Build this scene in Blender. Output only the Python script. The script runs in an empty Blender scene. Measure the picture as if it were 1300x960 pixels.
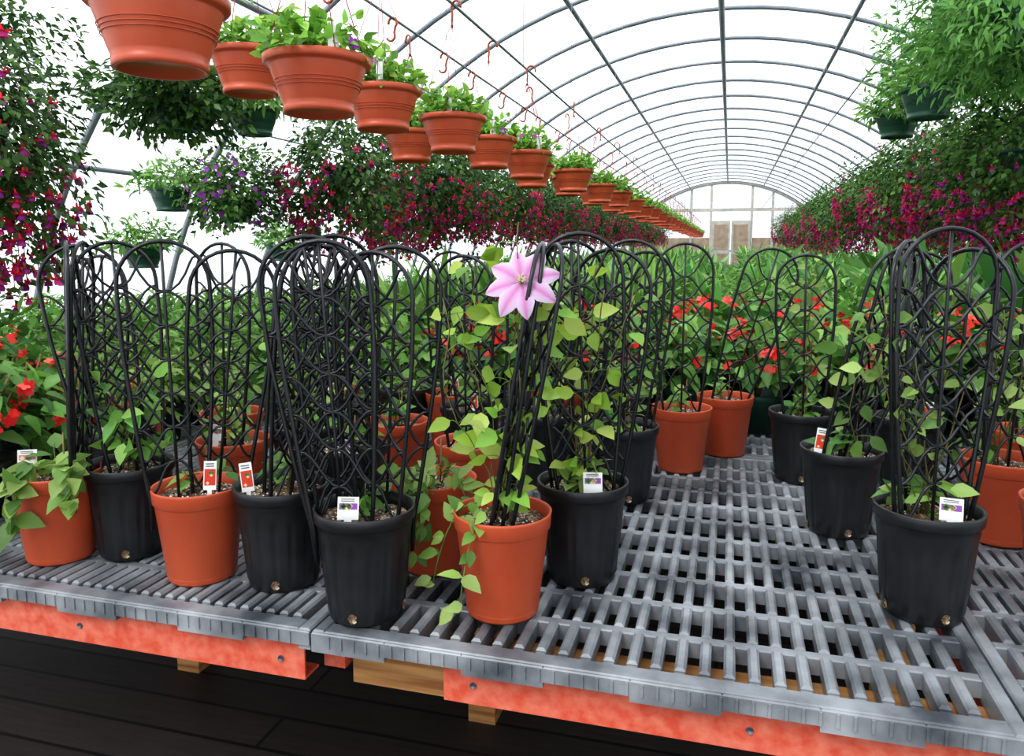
import bpy, math, random
import numpy as np
from mathutils import Vector, Matrix
R = random.Random(7)
NR = np.random.default_rng(7)
COL = bpy.context.scene.collection

# ------------------------------------------------------------------ materials
def new_mat(name):
    m = bpy.data.materials.new(name); m.use_nodes = True
    nt = m.node_tree; nt.nodes.clear()
    out = nt.nodes.new('ShaderNodeOutputMaterial')
    return m, nt, out
def plastic(name, c1, c2=None, rough=0.45, scale=8, spec=0.5, bump=0.0, bscale=60, metallic=0.0, detail=4):
    m, nt, out = new_mat(name)
    b = nt.nodes.new('ShaderNodeBsdfPrincipled')
    b.inputs['Roughness'].default_value = rough
    b.inputs['Metallic'].default_value = metallic
    b.inputs['Specular IOR Level'].default_value = spec
    tc = nt.nodes.new('ShaderNodeTexCoord')
    n = nt.nodes.new('ShaderNodeTexNoise'); n.inputs['Scale'].default_value = scale; n.inputs['Detail'].default_value = detail
    nt.links.new(tc.outputs['Object'], n.inputs['Vector'])
    r = nt.nodes.new('ShaderNodeValToRGB')
    r.color_ramp.elements[0].position = 0.35; r.color_ramp.elements[1].position = 0.68
    r.color_ramp.elements[0].color = (*c1, 1); r.color_ramp.elements[1].color = (*(c2 or c1), 1)
    nt.links.new(n.outputs['Fac'], r.inputs['Fac'])
    nt.links.new(r.outputs['Color'], b.inputs['Base Color'])
    if bump:
        n2 = nt.nodes.new('ShaderNodeTexNoise'); n2.inputs['Scale'].default_value = bscale
        nt.links.new(tc.outputs['Object'], n2.inputs['Vector'])
        bp = nt.nodes.new('ShaderNodeBump'); bp.inputs['Strength'].default_value = bump; bp.inputs['Distance'].default_value = 0.003
        nt.links.new(n2.outputs['Fac'], bp.inputs['Height']); nt.links.new(bp.outputs['Normal'], b.inputs['Normal'])
    nt.links.new(b.outputs[0], out.inputs[0])
    return m
def foliage_mat(name, trans=0.35, rough=0.4):
    m, nt, out = new_mat(name)
    at = nt.nodes.new('ShaderNodeAttribute'); at.attribute_name = 'Col'
    b = nt.nodes.new('ShaderNodeBsdfPrincipled'); b.inputs['Roughness'].default_value = rough
    b.inputs['Specular IOR Level'].default_value = 0.4
    t = nt.nodes.new('ShaderNodeBsdfTranslucent')
    mx = nt.nodes.new('ShaderNodeMixShader'); mx.inputs[0].default_value = trans
    nt.links.new(at.outputs['Color'], b.inputs['Base Color']); nt.links.new(at.outputs['Color'], t.inputs['Color'])
    nt.links.new(b.outputs[0], mx.inputs[1]); nt.links.new(t.outputs[0], mx.inputs[2]); nt.links.new(mx.outputs[0], out.inputs[0])
    return m
def film_mat():
    m, nt, out = new_mat('poly_film')
    tr = nt.nodes.new('ShaderNodeBsdfTransparent'); tr.inputs[0].default_value = (0.91, 0.94, 0.97, 1)
    t = nt.nodes.new('ShaderNodeBsdfTranslucent')
    tc = nt.nodes.new('ShaderNodeTexCoord'); mp = nt.nodes.new('ShaderNodeMapping'); mp.inputs['Scale'].default_value = (.35, 1.6, .35)
    n = nt.nodes.new('ShaderNodeTexNoise'); n.inputs['Scale'].default_value = 1.1; n.inputs['Detail'].default_value = 5
    nt.links.new(tc.outputs['Object'], mp.inputs[0]); nt.links.new(mp.outputs[0], n.inputs['Vector'])
    r = nt.nodes.new('ShaderNodeValToRGB'); r.color_ramp.elements[0].position = .3; r.color_ramp.elements[1].position = .7
    r.color_ramp.elements[0].color = (.46, .52, .59, 1); r.color_ramp.elements[1].color = (.88, .92, .97, 1)
    nt.links.new(n.outputs['Fac'], r.inputs['Fac']); nt.links.new(r.outputs[0], t.inputs[0])
    mx = nt.nodes.new('ShaderNodeMixShader'); mx.inputs[0].default_value = 0.65
    nt.links.new(tr.outputs[0], mx.inputs[1]); nt.links.new(t.outputs[0], mx.inputs[2]); nt.links.new(mx.outputs[0], out.inputs[0])
    return m
def soil_mat():
    m, nt, out = new_mat('potting_soil')
    b = nt.nodes.new('ShaderNodeBsdfPrincipled'); b.inputs['Roughness'].default_value = 0.9
    tc = nt.nodes.new('ShaderNodeTexCoord')
    v = nt.nodes.new('ShaderNodeTexVoronoi'); v.inputs['Scale'].default_value = 190
    nt.links.new(tc.outputs['Object'], v.inputs['Vector'])
    sx = nt.nodes.new('ShaderNodeSeparateColor'); nt.links.new(v.outputs['Color'], sx.inputs[0])
    r = nt.nodes.new('ShaderNodeValToRGB'); e = r.color_ramp.elements
    e[0].position = 0; e[0].color = (.035, .02, .012, 1); e[1].position = 1; e[1].color = (.50, .42, .31, 1)
    a = e.new(.55); a.color = (.13, .08, .045, 1); a = e.new(.78); a.color = (.28, .18, .10, 1)
    nt.links.new(sx.outputs[0], r.inputs[0]); nt.links.new(r.outputs[0], b.inputs['Base Color'])
    bp = nt.nodes.new('ShaderNodeBump'); bp.inputs['Strength'].default_value = .8; bp.inputs['Distance'].default_value = .004
    nt.links.new(v.outputs['Distance'], bp.inputs['Height']); nt.links.new(bp.outputs[0], b.inputs['Normal'])
    nt.links.new(b.outputs[0], out.inputs[0]); return m
def floor_mat():
    m, nt, out = new_mat('dark_floor')
    b = nt.nodes.new('ShaderNodeBsdfPrincipled'); b.inputs['Roughness'].default_value = 0.6
    tc = nt.nodes.new('ShaderNodeTexCoord')
    mp = nt.nodes.new('ShaderNodeMapping')
    nt.links.new(tc.outputs['Object'], mp.inputs[0])
    br = nt.nodes.new('ShaderNodeTexBrick'); br.inputs['Scale'].default_value = 1.0
    br.inputs['Brick Width'].default_value = 2.4; br.inputs['Row Height'].default_value = .14; br.inputs['Mortar Size'].default_value = .006
    br.inputs['Color1'].default_value = (.045, .034, .030, 1); br.inputs['Color2'].default_value = (.075, .058, .050, 1); br.inputs['Mortar'].default_value = (.004, .003, .003, 1)
    nt.links.new(mp.outputs[0], br.inputs['Vector'])
    mp2 = nt.nodes.new('ShaderNodeMapping'); mp2.inputs['Scale'].default_value = (2, 22, 1); nt.links.new(tc.outputs['Object'], mp2.inputs[0])
    n = nt.nodes.new('ShaderNodeTexNoise'); n.inputs['Scale'].default_value = 3; n.inputs['Detail'].default_value = 8
    nt.links.new(mp2.outputs[0], n.inputs['Vector'])
    mx = nt.nodes.new('ShaderNodeMixRGB'); mx.blend_type = 'MULTIPLY'; mx.inputs[0].default_value = .7
    nt.links.new(br.outputs['Color'], mx.inputs[1]); nt.links.new(n.outputs['Fac'], mx.inputs[2]); nt.links.new(mx.outputs[0], b.inputs['Base Color'])
    nt.links.new(b.outputs[0], out.inputs[0]); return m
def wood_mat():
    m, nt, out = new_mat('pine_wood')
    b = nt.nodes.new('ShaderNodeBsdfPrincipled'); b.inputs['Roughness'].default_value = 0.6
    tc = nt.nodes.new('ShaderNodeTexCoord'); mp = nt.nodes.new('ShaderNodeMapping'); mp.inputs['Scale'].default_value = (3, 40, 60)
    nt.links.new(tc.outputs['Object'], mp.inputs[0])
    n = nt.nodes.new('ShaderNodeTexNoise'); n.inputs['Scale'].default_value = 1.2; n.inputs['Detail'].default_value = 6
    nt.links.new(mp.outputs[0], n.inputs['Vector'])
    r = nt.nodes.new('ShaderNodeValToRGB'); r.color_ramp.elements[0].position = .35; r.color_ramp.elements[1].position = .65
    r.color_ramp.elements[0].color = (.28, .11, .03, 1); r.color_ramp.elements[1].color = (.52, .28, .10, 1)
    nt.links.new(n.outputs['Fac'], r.inputs[0]); nt.links.new(r.outputs[0], b.inputs['Base Color']); nt.links.new(b.outputs[0], out.inputs[0]); return m

M_LEAF = foliage_mat('leaf_foliage', .38)
M_PETAL = foliage_mat('flower_petal', .35, .6)
M_TERRA = plastic('terracotta_plastic', (.47, .078, .030), (.55, .105, .042), .40, 6)
M_BLACK = plastic('black_plastic', (.010, .011, .012), (.022, .023, .025), .38, 9, bump=.15)
M_WIRE = plastic('black_trellis_plastic', (.005, .006, .008), (.009, .010, .012), .33, 20)
M_GREENPOT = plastic('green_plastic', (.015, .07, .045), (.025, .095, .06), .4, 6)
M_BENCH = plastic('grey_bench_plastic', (.050, .056, .066), (.33, .345, .365), .34, 7, bump=.25, bscale=40, detail=12)
M_RED = plastic('red_painted_steel', (.60, .085, .042), (.70, .19, .12), .5, 45, bump=.3, bscale=90)
M_STEEL = plastic('galvanised_steel', (.15, .17, .19), (.23, .25, .27), .45, 3, metallic=.3)
M_HOOK = plastic('brown_hook_plastic', (.30, .05, .02), (.36, .07, .03), .4, 5)
M_TAGW = plastic('white_tag_plastic', (.72, .72, .70), (.78, .78, .76), .4, 5)
M_DARK = plastic('tag_print', (.02, .02, .02), (.05, .05, .05), .5, 5)
M_SOIL = soil_mat(); M_FLOOR = floor_mat(); M_WOOD = wood_mat(); M_FILM = film_mat()
M_GRAVEL = plastic('outdoor_gravel', (.35, .36, .34), (.5, .5, .48), .9, 3)
M_WPAINT = plastic('weathered_timber', (.34, .32, .28), (.46, .44, .40), .6, 5)
M_WHITE = plastic('white_board', (.70, .71, .72), (.8, .8, .8), .6, 5)
M_TAN = plastic('tan_door_wood', (.25, .18, .12), (.36, .28, .20), .6, 5)

# ------------------------------------------------------------------ mesh builder
class MB:
    def __init__(s):
        s.V = []; s.C = []; s.L = []; s.T = []; s.M = []; s.S = []; s.n = 0; s.mats = []
    def mi(s, mat):
        if mat not in s.mats: s.mats.append(mat)
        return s.mats.index(mat)
    def add(s, verts, faces, mat, col=(1, 1, 1), smooth=True):
        v = np.asarray(verts, dtype=np.float64).reshape(-1, 3)
        s.V.append(v); s.C.append(np.tile(np.asarray(col, float), (len(v), 1)))
        s.L.append(np.fromiter((i + s.n for f in faces for i in f), dtype=np.int64))
        s.T.append(np.fromiter((len(f) for f in faces), dtype=np.int64))
        k = s.mi(mat); s.M.append(np.full(len(faces), k)); s.S.append(np.full(len(faces), smooth))
        s.n += len(v)
    def inst(s, tmpl, mats, offs, cols, mat, smooth=True):
        tv, tf = tmpl; n = len(offs)
        if n == 0: return
        v = np.einsum('nij,kj->nki', mats, tv) + offs[:, None, :]
        k = len(tv)
        s.V.append(v.reshape(-1, 3)); s.C.append(np.repeat(cols, k, axis=0))
        fl = np.fromiter((i for f in tf for i in f), dtype=np.int64); ft = np.fromiter((len(f) for f in tf), dtype=np.int64)
        s.L.append((fl[None, :] + (np.arange(n) * k)[:, None] + s.n).ravel())
        s.T.append(np.tile(ft, n)); s.M.append(np.full(n * len(tf), s.mi(mat))); s.S.append(np.full(n * len(tf), smooth))
        s.n += n * k
    def mesh(s, name):
        me = bpy.data.meshes.new(name)
        V = np.concatenate(s.V); L = np.concatenate(s.L); T = np.concatenate(s.T)
        me.vertices.add(len(V)); me.vertices.foreach_set('co', V.ravel().astype(np.float32))
        me.loops.add(len(L)); me.loops.foreach_set('vertex_index', L.astype(np.int32))
        me.polygons.add(len(T))
        st = np.concatenate([[0], np.cumsum(T)[:-1]])
        me.polygons.foreach_set('loop_start', st.astype(np.int32))
        try: me.polygons.foreach_set('loop_total', T.astype(np.int32))
        except Exception: pass
        for m in s.mats: me.materials.append(m)
        me.update(calc_edges=True)
        me.polygons.foreach_set('material_index', np.concatenate(s.M).astype(np.int32))
        me.polygons.foreach_set('use_smooth', np.concatenate(s.S).astype(bool))
        a = me.attributes.new('Col', 'FLOAT_COLOR', 'POINT')
        C = np.concatenate(s.C); C = np.concatenate([C, np.ones((len(C), 1))], axis=1)
        a.data.foreach_set('color', C.ravel().astype(np.float32))
        me.validate(); me.update()
        return me
def obj(name, me, loc=(0, 0, 0), rot=0, parent=None, scale=1.0):
    o = bpy.data.objects.new(name, me); COL.objects.link(o)
    o.location = loc; o.rotation_euler = (0, 0, rot); o.scale = (scale,) * 3
    if parent: o.parent = parent
    return o
def tube(mb, pts, r, mat, k=6, col=(1, 1, 1), closed=False):
    P = np.asarray(pts, float); n = len(P)
    if closed: d = np.roll(P, -1, 0) - np.roll(P, 1, 0)
    else: d = np.gradient(P, axis=0)
    d /= (np.linalg.norm(d, axis=1)[:, None] + 1e-12)
    up = np.array([0, 0, 1.0]) if abs(d[:, 2]).mean() < .8 else np.array([0.3, 1.0, 0])
    a = np.cross(d, up); nn = np.linalg.norm(a, axis=1); a[nn < 1e-6] = (1, 0, 0); a /= np.linalg.norm(a, axis=1)[:, None]
    for i in range(1, n):
        if np.dot(a[i], a[i - 1]) < 0: a[i] = -a[i]
    b = np.cross(d, a)
    rr = np.full(n, r) if np.isscalar(r) else np.asarray(r)
    th = np.linspace(0, 2 * math.pi, k, endpoint=False)
    V = P[:, None, :] + rr[:, None, None] * (np.cos(th)[None, :, None] * a[:, None, :] + np.sin(th)[None, :, None] * b[:, None, :])
    F = []
    m = n if closed else n - 1
    for i in range(m):
        j = (i + 1) % n
        for q in range(k):
            F.append((i * k + q, i * k + (q + 1) % k, j * k + (q + 1) % k, j * k + q))
    if not closed:
        F.append(tuple(range(k - 1, -1, -1))); F.append(tuple((n - 1) * k + q for q in range(k)))
    mb.add(V.reshape(-1, 3), F, mat, col)
def box(mb, x0, x1, y0, y1, z0, z1, mat, bev=0.0, col=(1, 1, 1)):
    b = bev
    if b <= 0:
        v = [(x0, y0, z0), (x1, y0, z0), (x1, y1, z0), (x0, y1, z0), (x0, y0, z1), (x1, y0, z1), (x1, y1, z1), (x0, y1, z1)]
        f = [(3, 2, 1, 0), (4, 5, 6, 7), (0, 1, 5, 4), (1, 2, 6, 5), (2, 3, 7, 6), (3, 0, 4, 7)]
    else:
        zt = z1 - b
        v = [(x0, y0, z0), (x1, y0, z0), (x1, y1, z0), (x0, y1, z0), (x0, y0, zt), (x1, y0, zt), (x1, y1, zt), (x0, y1, zt),
             (x0 + b, y0 + b, z1), (x1 - b, y0 + b, z1), (x1 - b, y1 - b, z1), (x0 + b, y1 - b, z1)]
        f = [(3, 2, 1, 0), (8, 9, 10, 11), (0, 1, 5, 4), (1, 2, 6, 5), (2, 3, 7, 6), (3, 0, 4, 7), (4, 5, 9, 8), (5, 6, 10, 9), (6, 7, 11, 10), (7, 4, 8, 11)]
    mb.add(v, f, mat, col, smooth=False)
def lathe(mb, prof, seg, mat, mod=None, smooth=True, cz=(0, 0)):
    V = []; F = []
    for j, (r, z) in enumerate(prof):
        for i in range(seg):
            th = 2 * math.pi * i / seg
            q = r + (mod(i, j, z) if mod else 0)
            V.append((cz[0] + q * math.cos(th), cz[1] + q * math.sin(th), z))
    for j in range(len(prof) - 1):
        for i in range(seg):
            F.append((j * seg + i, j * seg + (i + 1) % seg, (j + 1) * seg + (i + 1) % seg, (j + 1) * seg + i))
    mb.add(V, F, mat, smooth=smooth)

# ------------------------------------------------------------------ leaf templates
def leaf_t(w=.5, fold=.08, droop=.18, rows=((0, 0.0), (.18, .72), (.42, 1.0), (.72, .62), (1, 0))):
    V = []; F = []; n = len(rows)
    for t, h in rows:
        z = -droop * t * t
        V.append((0, t, z))
    for t, h in rows[1:-1]:
        z = -droop * t * t
        V.append((-w / 2 * h, t, z + fold * h)); V.append((w / 2 * h, t, z + fold * h))
    m = n - 2
    L = lambda i: n + 2 * (i - 1); Q = lambda i: n + 2 * (i - 1) + 1
    F.append((0, 1, L(1))); F.append((0, Q(1), 1))
    for i in range(1, m):
        F.append((i, i + 1, L(i + 1), L(i))); F.append((i, Q(i), Q(i + 1), i + 1))
    F.append((m, n - 1, L(m))); F.append((m, Q(m), n - 1))
    return np.array(V, float), F
LEAF = leaf_t(.62)
LEAF_N = leaf_t(.30, .05, .25)
LEAF_LO = (np.array([(0, 0, 0), (.27, .45, .06), (0, 1, -.15), (-.27, .45, .06)], float), [(0, 1, 2), (0, 2, 3)])
BEG = leaf_t(.55, .10, .3, ((0, 0), (.05, .55), (.3, 1), (.65, .7), (1, 0)))
PETAL = leaf_t(.55, .04, .15, ((0, 0), (.25, .6), (.6, 1), (.88, .6), (1, 0)))

def frames(d, nrm):
    d = d / (np.linalg.norm(d, axis=1)[:, None] + 1e-9)
    x = np.cross(d, nrm); x /= (np.linalg.norm(x, axis=1)[:, None] + 1e-9)
    z = np.cross(x, d)
    return np.stack([x, d, z], axis=2)
def pal(n, cols, jit=.18):
    c = np.array(cols, float)[NR.integers(0, len(cols), n)]
    return np.clip(c * (1 + NR.normal(0, jit, (n, 1))), .002, .95)
G_LIME = [(.38, .56, .08), (.30, .48, .07), (.48, .60, .14), (.22, .42, .07)]
G_MED = [(.14, .31, .06), (.20, .40, .08), (.10, .24, .06), (.28, .47, .12)]
G_DARK = [(.05, .12, .03), (.08, .17, .035), (.035, .09, .025), (.12, .23, .05)]
G_BEG = [(.08, .21, .04), (.13, .29, .06), (.06, .16, .04), (.20, .38, .09)]
G_OLIVE = [(.18, .32, .07), (.27, .41, .10), (.13, .25, .06), (.34, .46, .14)]
G_CANNA = [(.12, .32, .08), (.18, .42, .12), (.09, .26, .07), (.27, .50, .17)]
PINK = [(.80, .025, .08), (.85, .05, .18), (.78, .02, .04)]
PINKR = [(.82, .04, .16), (.80, .04, .28), (.74, .02, .07)]
PURP = [(.30, .02, .30), (.5, .04, .36), (.66, .05, .28)]
REDF = [(.85, .045, .03), (.78, .03, .03), (.88, .14, .12)]

def leaves(mb, pos, d, nrm, size, cols, t=LEAF, mat=None):
    n = len(pos); s = size * NR.uniform(.65, 1.25, n)
    m = frames(d, nrm) * s[:, None, None]
    mb.inst(t, m, pos, cols, mat or M_LEAF)
def dome(mb, n, rx, rz, c, size, cols, t=LEAF, lo=-.5, droopy=.5, thick=.5, lump=.2):
    u = NR.normal(size=(n * 3, 3)); u /= np.linalg.norm(u, axis=1)[:, None]
    u = u[u[:, 2] > lo][:n]; n = len(u)
    ph = NR.uniform(0, 6.28, 4)
    az = np.arctan2(u[:, 1], u[:, 0])
    l = 1 + lump * (np.sin(3 * az + ph[0] + 3 * u[:, 2]) * .5 + np.sin(5 * az + ph[1] - 4 * u[:, 2]) * .5)
    r = l * (1 - thick * NR.uniform(0, 1, n) ** 2)
    p = u * np.array([rx, rx, rz]) * r[:, None] + np.array(c)
    d = u * np.array([1, 1, .5]) + NR.normal(0, .5, (n, 3)); d[:, 2] -= droopy
    nr = u + np.array([0, 0, .7]) + NR.normal(0, .35, (n, 3))
    leaves(mb, p, d, nr, size, pal(n, cols), t)
    return u, p

# flowers
def fuchsia_tmpl():
    V = [];F = []
    k = 5
    for z, r in ((0, .06), (-.35, .10), (-.42, .11)):
        for i in range(k): V.append((r * math.cos(6.283 * i / k), r * math.sin(6.283 * i / k), z))
    for j in range(2):
        for i in range(k): F.append((j * k + i, j * k + (i + 1) % k, (j + 1) * k + (i + 1) % k, (j + 1) * k + i))
    for q in range(4):
        a = q * math.pi / 2; ca, sa = math.cos(a), math.sin(a); b = len(V)
        for r, w, z in ((.08, .12, -.4), (.35, .20, -.44), (.70, 0, -.26)):
            V.append((r * ca - w * sa, r * sa + w * ca, z)); V.append((r * ca + w * sa, r * sa - w * ca, z))
        F += [(b, b + 1, b + 3, b + 2), (b + 2, b + 3, b + 5, b + 4)]
    S = []; G = []
    for z, r in ((-.40, .1), (-.6, .22), (-.80, .24)):
        for i in range(6): S.append((r * math.cos(6.283 * i / 6) * (1 + .15 * (i % 2)), r * math.sin(6.283 * i / 6) * (1 + .15 * (i % 2)), z))
    for j in range(2):
        for i in range(6): G.append((j * 6 + i, j * 6 + (i + 1) % 6, (j + 1) * 6 + (i + 1) % 6, (j + 1) * 6 + i))
    b = len(S)
    for i in range(3):
        S += [(.02 * (i - 1), 0, -.6), (.02 * (i - 1) + .02, 0, -.6), (.05 * (i - 1), .02, -1.25)]; G.append((b, b + 1, b + 2)); b += 3
    return (np.array(V), F), (np.array(S), G)
FU_A, FU_B = fuchsia_tmpl()
def fuchsias(mb, pos, size, pa=PINK, pb=PURP):
    n = len(pos); s = size * NR.uniform(.7, 1.2, n)
    th = NR.uniform(0, 6.28, n); c, q = np.cos(th), np.sin(th)
    m = np.zeros((n, 3, 3)); m[:, 0, 0] = c; m[:, 0, 1] = -q; m[:, 1, 0] = q; m[:, 1, 1] = c; m[:, 2, 2] = 1
    m[:, 0, 2] = NR.normal(0, .25, n); m[:, 1, 2] = NR.normal(0, .25, n)
    m *= s[:, None, None]
    mb.inst(FU_A, m, pos, pal(n, pa), M_PETAL); mb.inst(FU_B, m, pos, pal(n, pb), M_PETAL)
def rosette_tmpl(k=5, w=.75):
    V = []; F = []
    for i in range(k):
        a = 6.283 * i / k; b = len(V)
        for v in PETAL[0]:
            x, y, z = v[0] * w / .55, v[1], v[2] + .25 * v[1]
            V.append((x * math.cos(a) - y * math.sin(a), x * math.sin(a) + y * math.cos(a), z))
        F += [tuple(b + j for j in f) for f in PETAL[1]]
    return np.array(V), F
ROS = rosette_tmpl(5); ROS4 = rosette_tmpl(4, .9)
def rosettes(mb, pos, nrm, size, cols, t=ROS):
    n = len(pos); s = size * NR.uniform(.75, 1.2, n)
    d = np.cross(nrm, NR.normal(size=(n, 3)))
    m = frames(d, nrm) * s[:, None, None]
    mb.inst(t, m, pos, cols, M_PETAL)

# ------------------------------------------------------------------ pots
PH = .178
def terra_pot():
    mb = MB(); H = PH
    prof = [(.002, .004), (.056, .004), (.0595, 0), (.062, .004), (.0785, H - .030), (.0800, H - .028), (.0820, H - .026), (.0835, H - .004), (.0842, H), (.0825, H + .001), (.0795, H - .002), (.078, H - .02), (.070, .10)]
    lathe(mb, prof, 56, M_TERRA)
    lathe(mb, [(.0622, .010), (.0632, .012), (.0628, .016)], 56, M_TERRA)
    return mb.mesh('terracotta_pot')
def black_pot():
    mb = MB(); H = .188
    def mod(i, j, z):
        if .012 < z < H - .055: return -.0024 if (i % 6 == 0) else 0
        return 0
    prof = [(.002, .006), (.056, .006), (.060, 0), (.063, .003), (.0635, .012), (.0655, .014), (.070, .06), (.0740, .10), (.0765, H - .058), (.0770, H - .054), (.0785, H - .040), (.0795, H - .036), (.0805, H - .022), (.0835, H - .020), (.0855, H - .018), (.0862, H - .001), (.085, H + .001), (.081, H), (.079, H - .02), (.071, .10)]
    lathe(mb, prof, 96, M_BLACK, mod)
    for q in range(4):
        a = math.radians(20 + 90 * q); r0 = .0655
        V = []; n = 10
        for i in range(n):
            t = 6.283 * i / n; aa = a + .13 * math.cos(t) * (1 if i % 2 else .8); V.append(((r0 + .0012) * math.cos(aa), (r0 + .0012) * math.sin(aa), .017 + .009 * math.sin(t)))
        mb.add(V, [tuple(range(n))], M_SOIL)
    return mb.mesh('black_nursery_pot')
def soil_mesh(z, r):
    mb = MB(); V = [(0, 0, z)]; F = []
    k = 24; rings = 7
    for j in range(1, rings + 1):
        for i in range(k):
            a = 6.283 * i / k; q = r * j / rings
            V.append((q * math.cos(a), q * math.sin(a), z + R.uniform(-.003, .003) - (.003 if j == rings else 0)))
    for i in range(k): F.append((0, 1 + i, 1 + (i + 1) % k))
    for j in range(rings - 1):
        for i in range(k):
            a = 1 + j * k; b = a + k
            F.append((a + i, b + i, b + (i + 1) % k, a + (i + 1) % k))
    mb.add(V, F, M_SOIL)
    pr = NR.uniform(-1, 1, (60, 2)) * r * .66
    for x, y in pr:
        s = R.uniform(.0012, .0025); zz = z + .002
        mb.add([(x - s, y, zz), (x, y - s, zz), (x + s, y, zz), (x, y + s, zz), (x, y, zz + s)], [(0, 1, 4), (1, 2, 4), (2, 3, 4), (3, 0, 4)], M_TAGW)
    return mb.mesh('soil')
ME_TP = terra_pot(); ME_BP = black_pot(); ME_SOIL_T = soil_mesh(PH - .018, .0785); ME_SOIL_B = soil_mesh(PH - .008, .079)
def tag_mesh(kind):
    mb = MB(); w, h = (.011, .085) if kind == 0 else (.017, .06)
    box(mb, -w, w, -.0004, .0004, 0, h * .62, M_TAGW)
    box(mb, -w * .35, w * .35, -.0004, .0004, -.04, 0, M_TAGW)
    c = [(.75, .08, .04), (.35, .12, .5), (.8, .25, .35)][kind]
    a = .1 if kind == 0 else .28
    mb.add([(-w * .85, -.0008, h * a), (w * .85, -.0008, h * a), (w * .85, -.0008, h * .45), (-w * .85, -.0008, h * .45)], [(0, 1, 2, 3)], M_PETAL, c)
    for i in range(5):
        x = R.uniform(-.6, .6) * w; z = h * R.uniform(a + .04, .40); s = w * .3
        mb.add([(x - s, -.0011, z), (x, -.0011, z - s), (x + s, -.0011, z), (x, -.0011, z + s)], [(0, 1, 2, 3)], M_PETAL, (.15, .3, .08) if i < 3 else (.9, .8, .5))
    for q in (.50, .55):
        mb.add([(-w * .7, -.0008, h * q), (w * .6, -.0008, h * q), (w * .6, -.0008, h * (q + .02)), (-w * .7, -.0008, h * (q + .02))], [(0, 1, 2, 3)], M_DARK)
    return mb.mesh('plant_tag')
ME_TAG = [tag_mesh(0), tag_mesh(1), tag_mesh(2)]

# ------------------------------------------------------------------ trellis panel
def bez(p0, p1, p2, n=7):
    t = np.linspace(0, 1, n)[:, None]; return (1 - t) ** 2 * np.array(p0) + 2 * t * (1 - t) * np.array(p1) + t * t * np.array(p2)
def panel_curves(H=.47, W=.154):
    cs = []; hw = W / 2; zs = H - hw
    wid = lambda z: .048 + (hw - .048) * min(1, max(0, z / (zs * .75))) ** .8
    ww = lambda z: wid(z) if z <= zs else math.sqrt(max(hw ** 2 - (z - zs) ** 2, 0))
    left = [(-wid(z), z) for z in np.linspace(-.06, zs, 9)]
    arc = [(-hw * math.cos(a), zs + hw * math.sin(a)) for a in np.linspace(0, math.pi, 15)[1:-1]]
    cs.append((left + arc + [(-x, z) for x, z in left[::-1]], .0038))
    cs.append(([(0, -.06), (0, H * .3), (0, H * .7), (0, H)], .0028))
    rise = .125; z = .005
    while z < zs - .02:
        for sgn in (-1, 1):
            pts = []
            for q in np.linspace(0, 1, 13):
                zz = z + rise * (q - .07 * math.sin(4 * math.pi * q))
                if zz > H - .012: break
                x = sgn * (2 * q - 1)
                pts.append((x * ww(zz), zz))
            if len(pts) > 2: cs.append((pts, .0025))
        z += .0625
    return cs
PC = panel_curves()
def put_panel(mb, ox, oy, z0, yaw, lx, ly, sc=1.0, H=.47):
    zax = Vector((lx, ly, H)).normalized(); x = Vector((math.cos(yaw), math.sin(yaw), 0)); x = (x - zax * x.dot(zax)).normalized()
    xa = np.array(x) ; za = np.array(zax); o = np.array((ox, oy, z0))
    for pts, r in PC:
        P = np.array([o + xa * p[0] * sc + za * p[1] * sc for p in pts])
        tube(mb, P, r, M_WIRE, 6)

def lowplant(mb, n, z, size, cols, r=.06, h=.07, off=(0, 0)):
    for s in range(max(2, n // 5)):
        a = R.uniform(0, 6.28); q = R.uniform(0, r); bx, by = off[0] + q * .4 * math.cos(a), off[1] + q * .4 * math.sin(a)
        tip = (off[0] + q * 1.2 * math.cos(a), off[1] + q * 1.2 * math.sin(a), z + R.uniform(.4, 1.1) * h)
        P = bez((bx, by, z - .005), ((bx + tip[0]) / 2, (by + tip[1]) / 2, z + h * .6), tip, 6)
        tube(mb, P, .0013, M_LEAF, 4, (.2, .25, .08))
        m = 5; t = NR.uniform(.35, 1, m); pos = P[(t * 5).astype(int)] + NR.normal(0, .004, (m, 3))
        d = NR.normal(0, 1, (m, 3)); d[:, 2] = d[:, 2] * .4 + .1
        nr = np.tile([0, -.25, 1.0], (m, 1)) + NR.normal(0, .3, (m, 3))
        leaves(mb, pos, d, nr, size, pal(m, cols))
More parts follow.
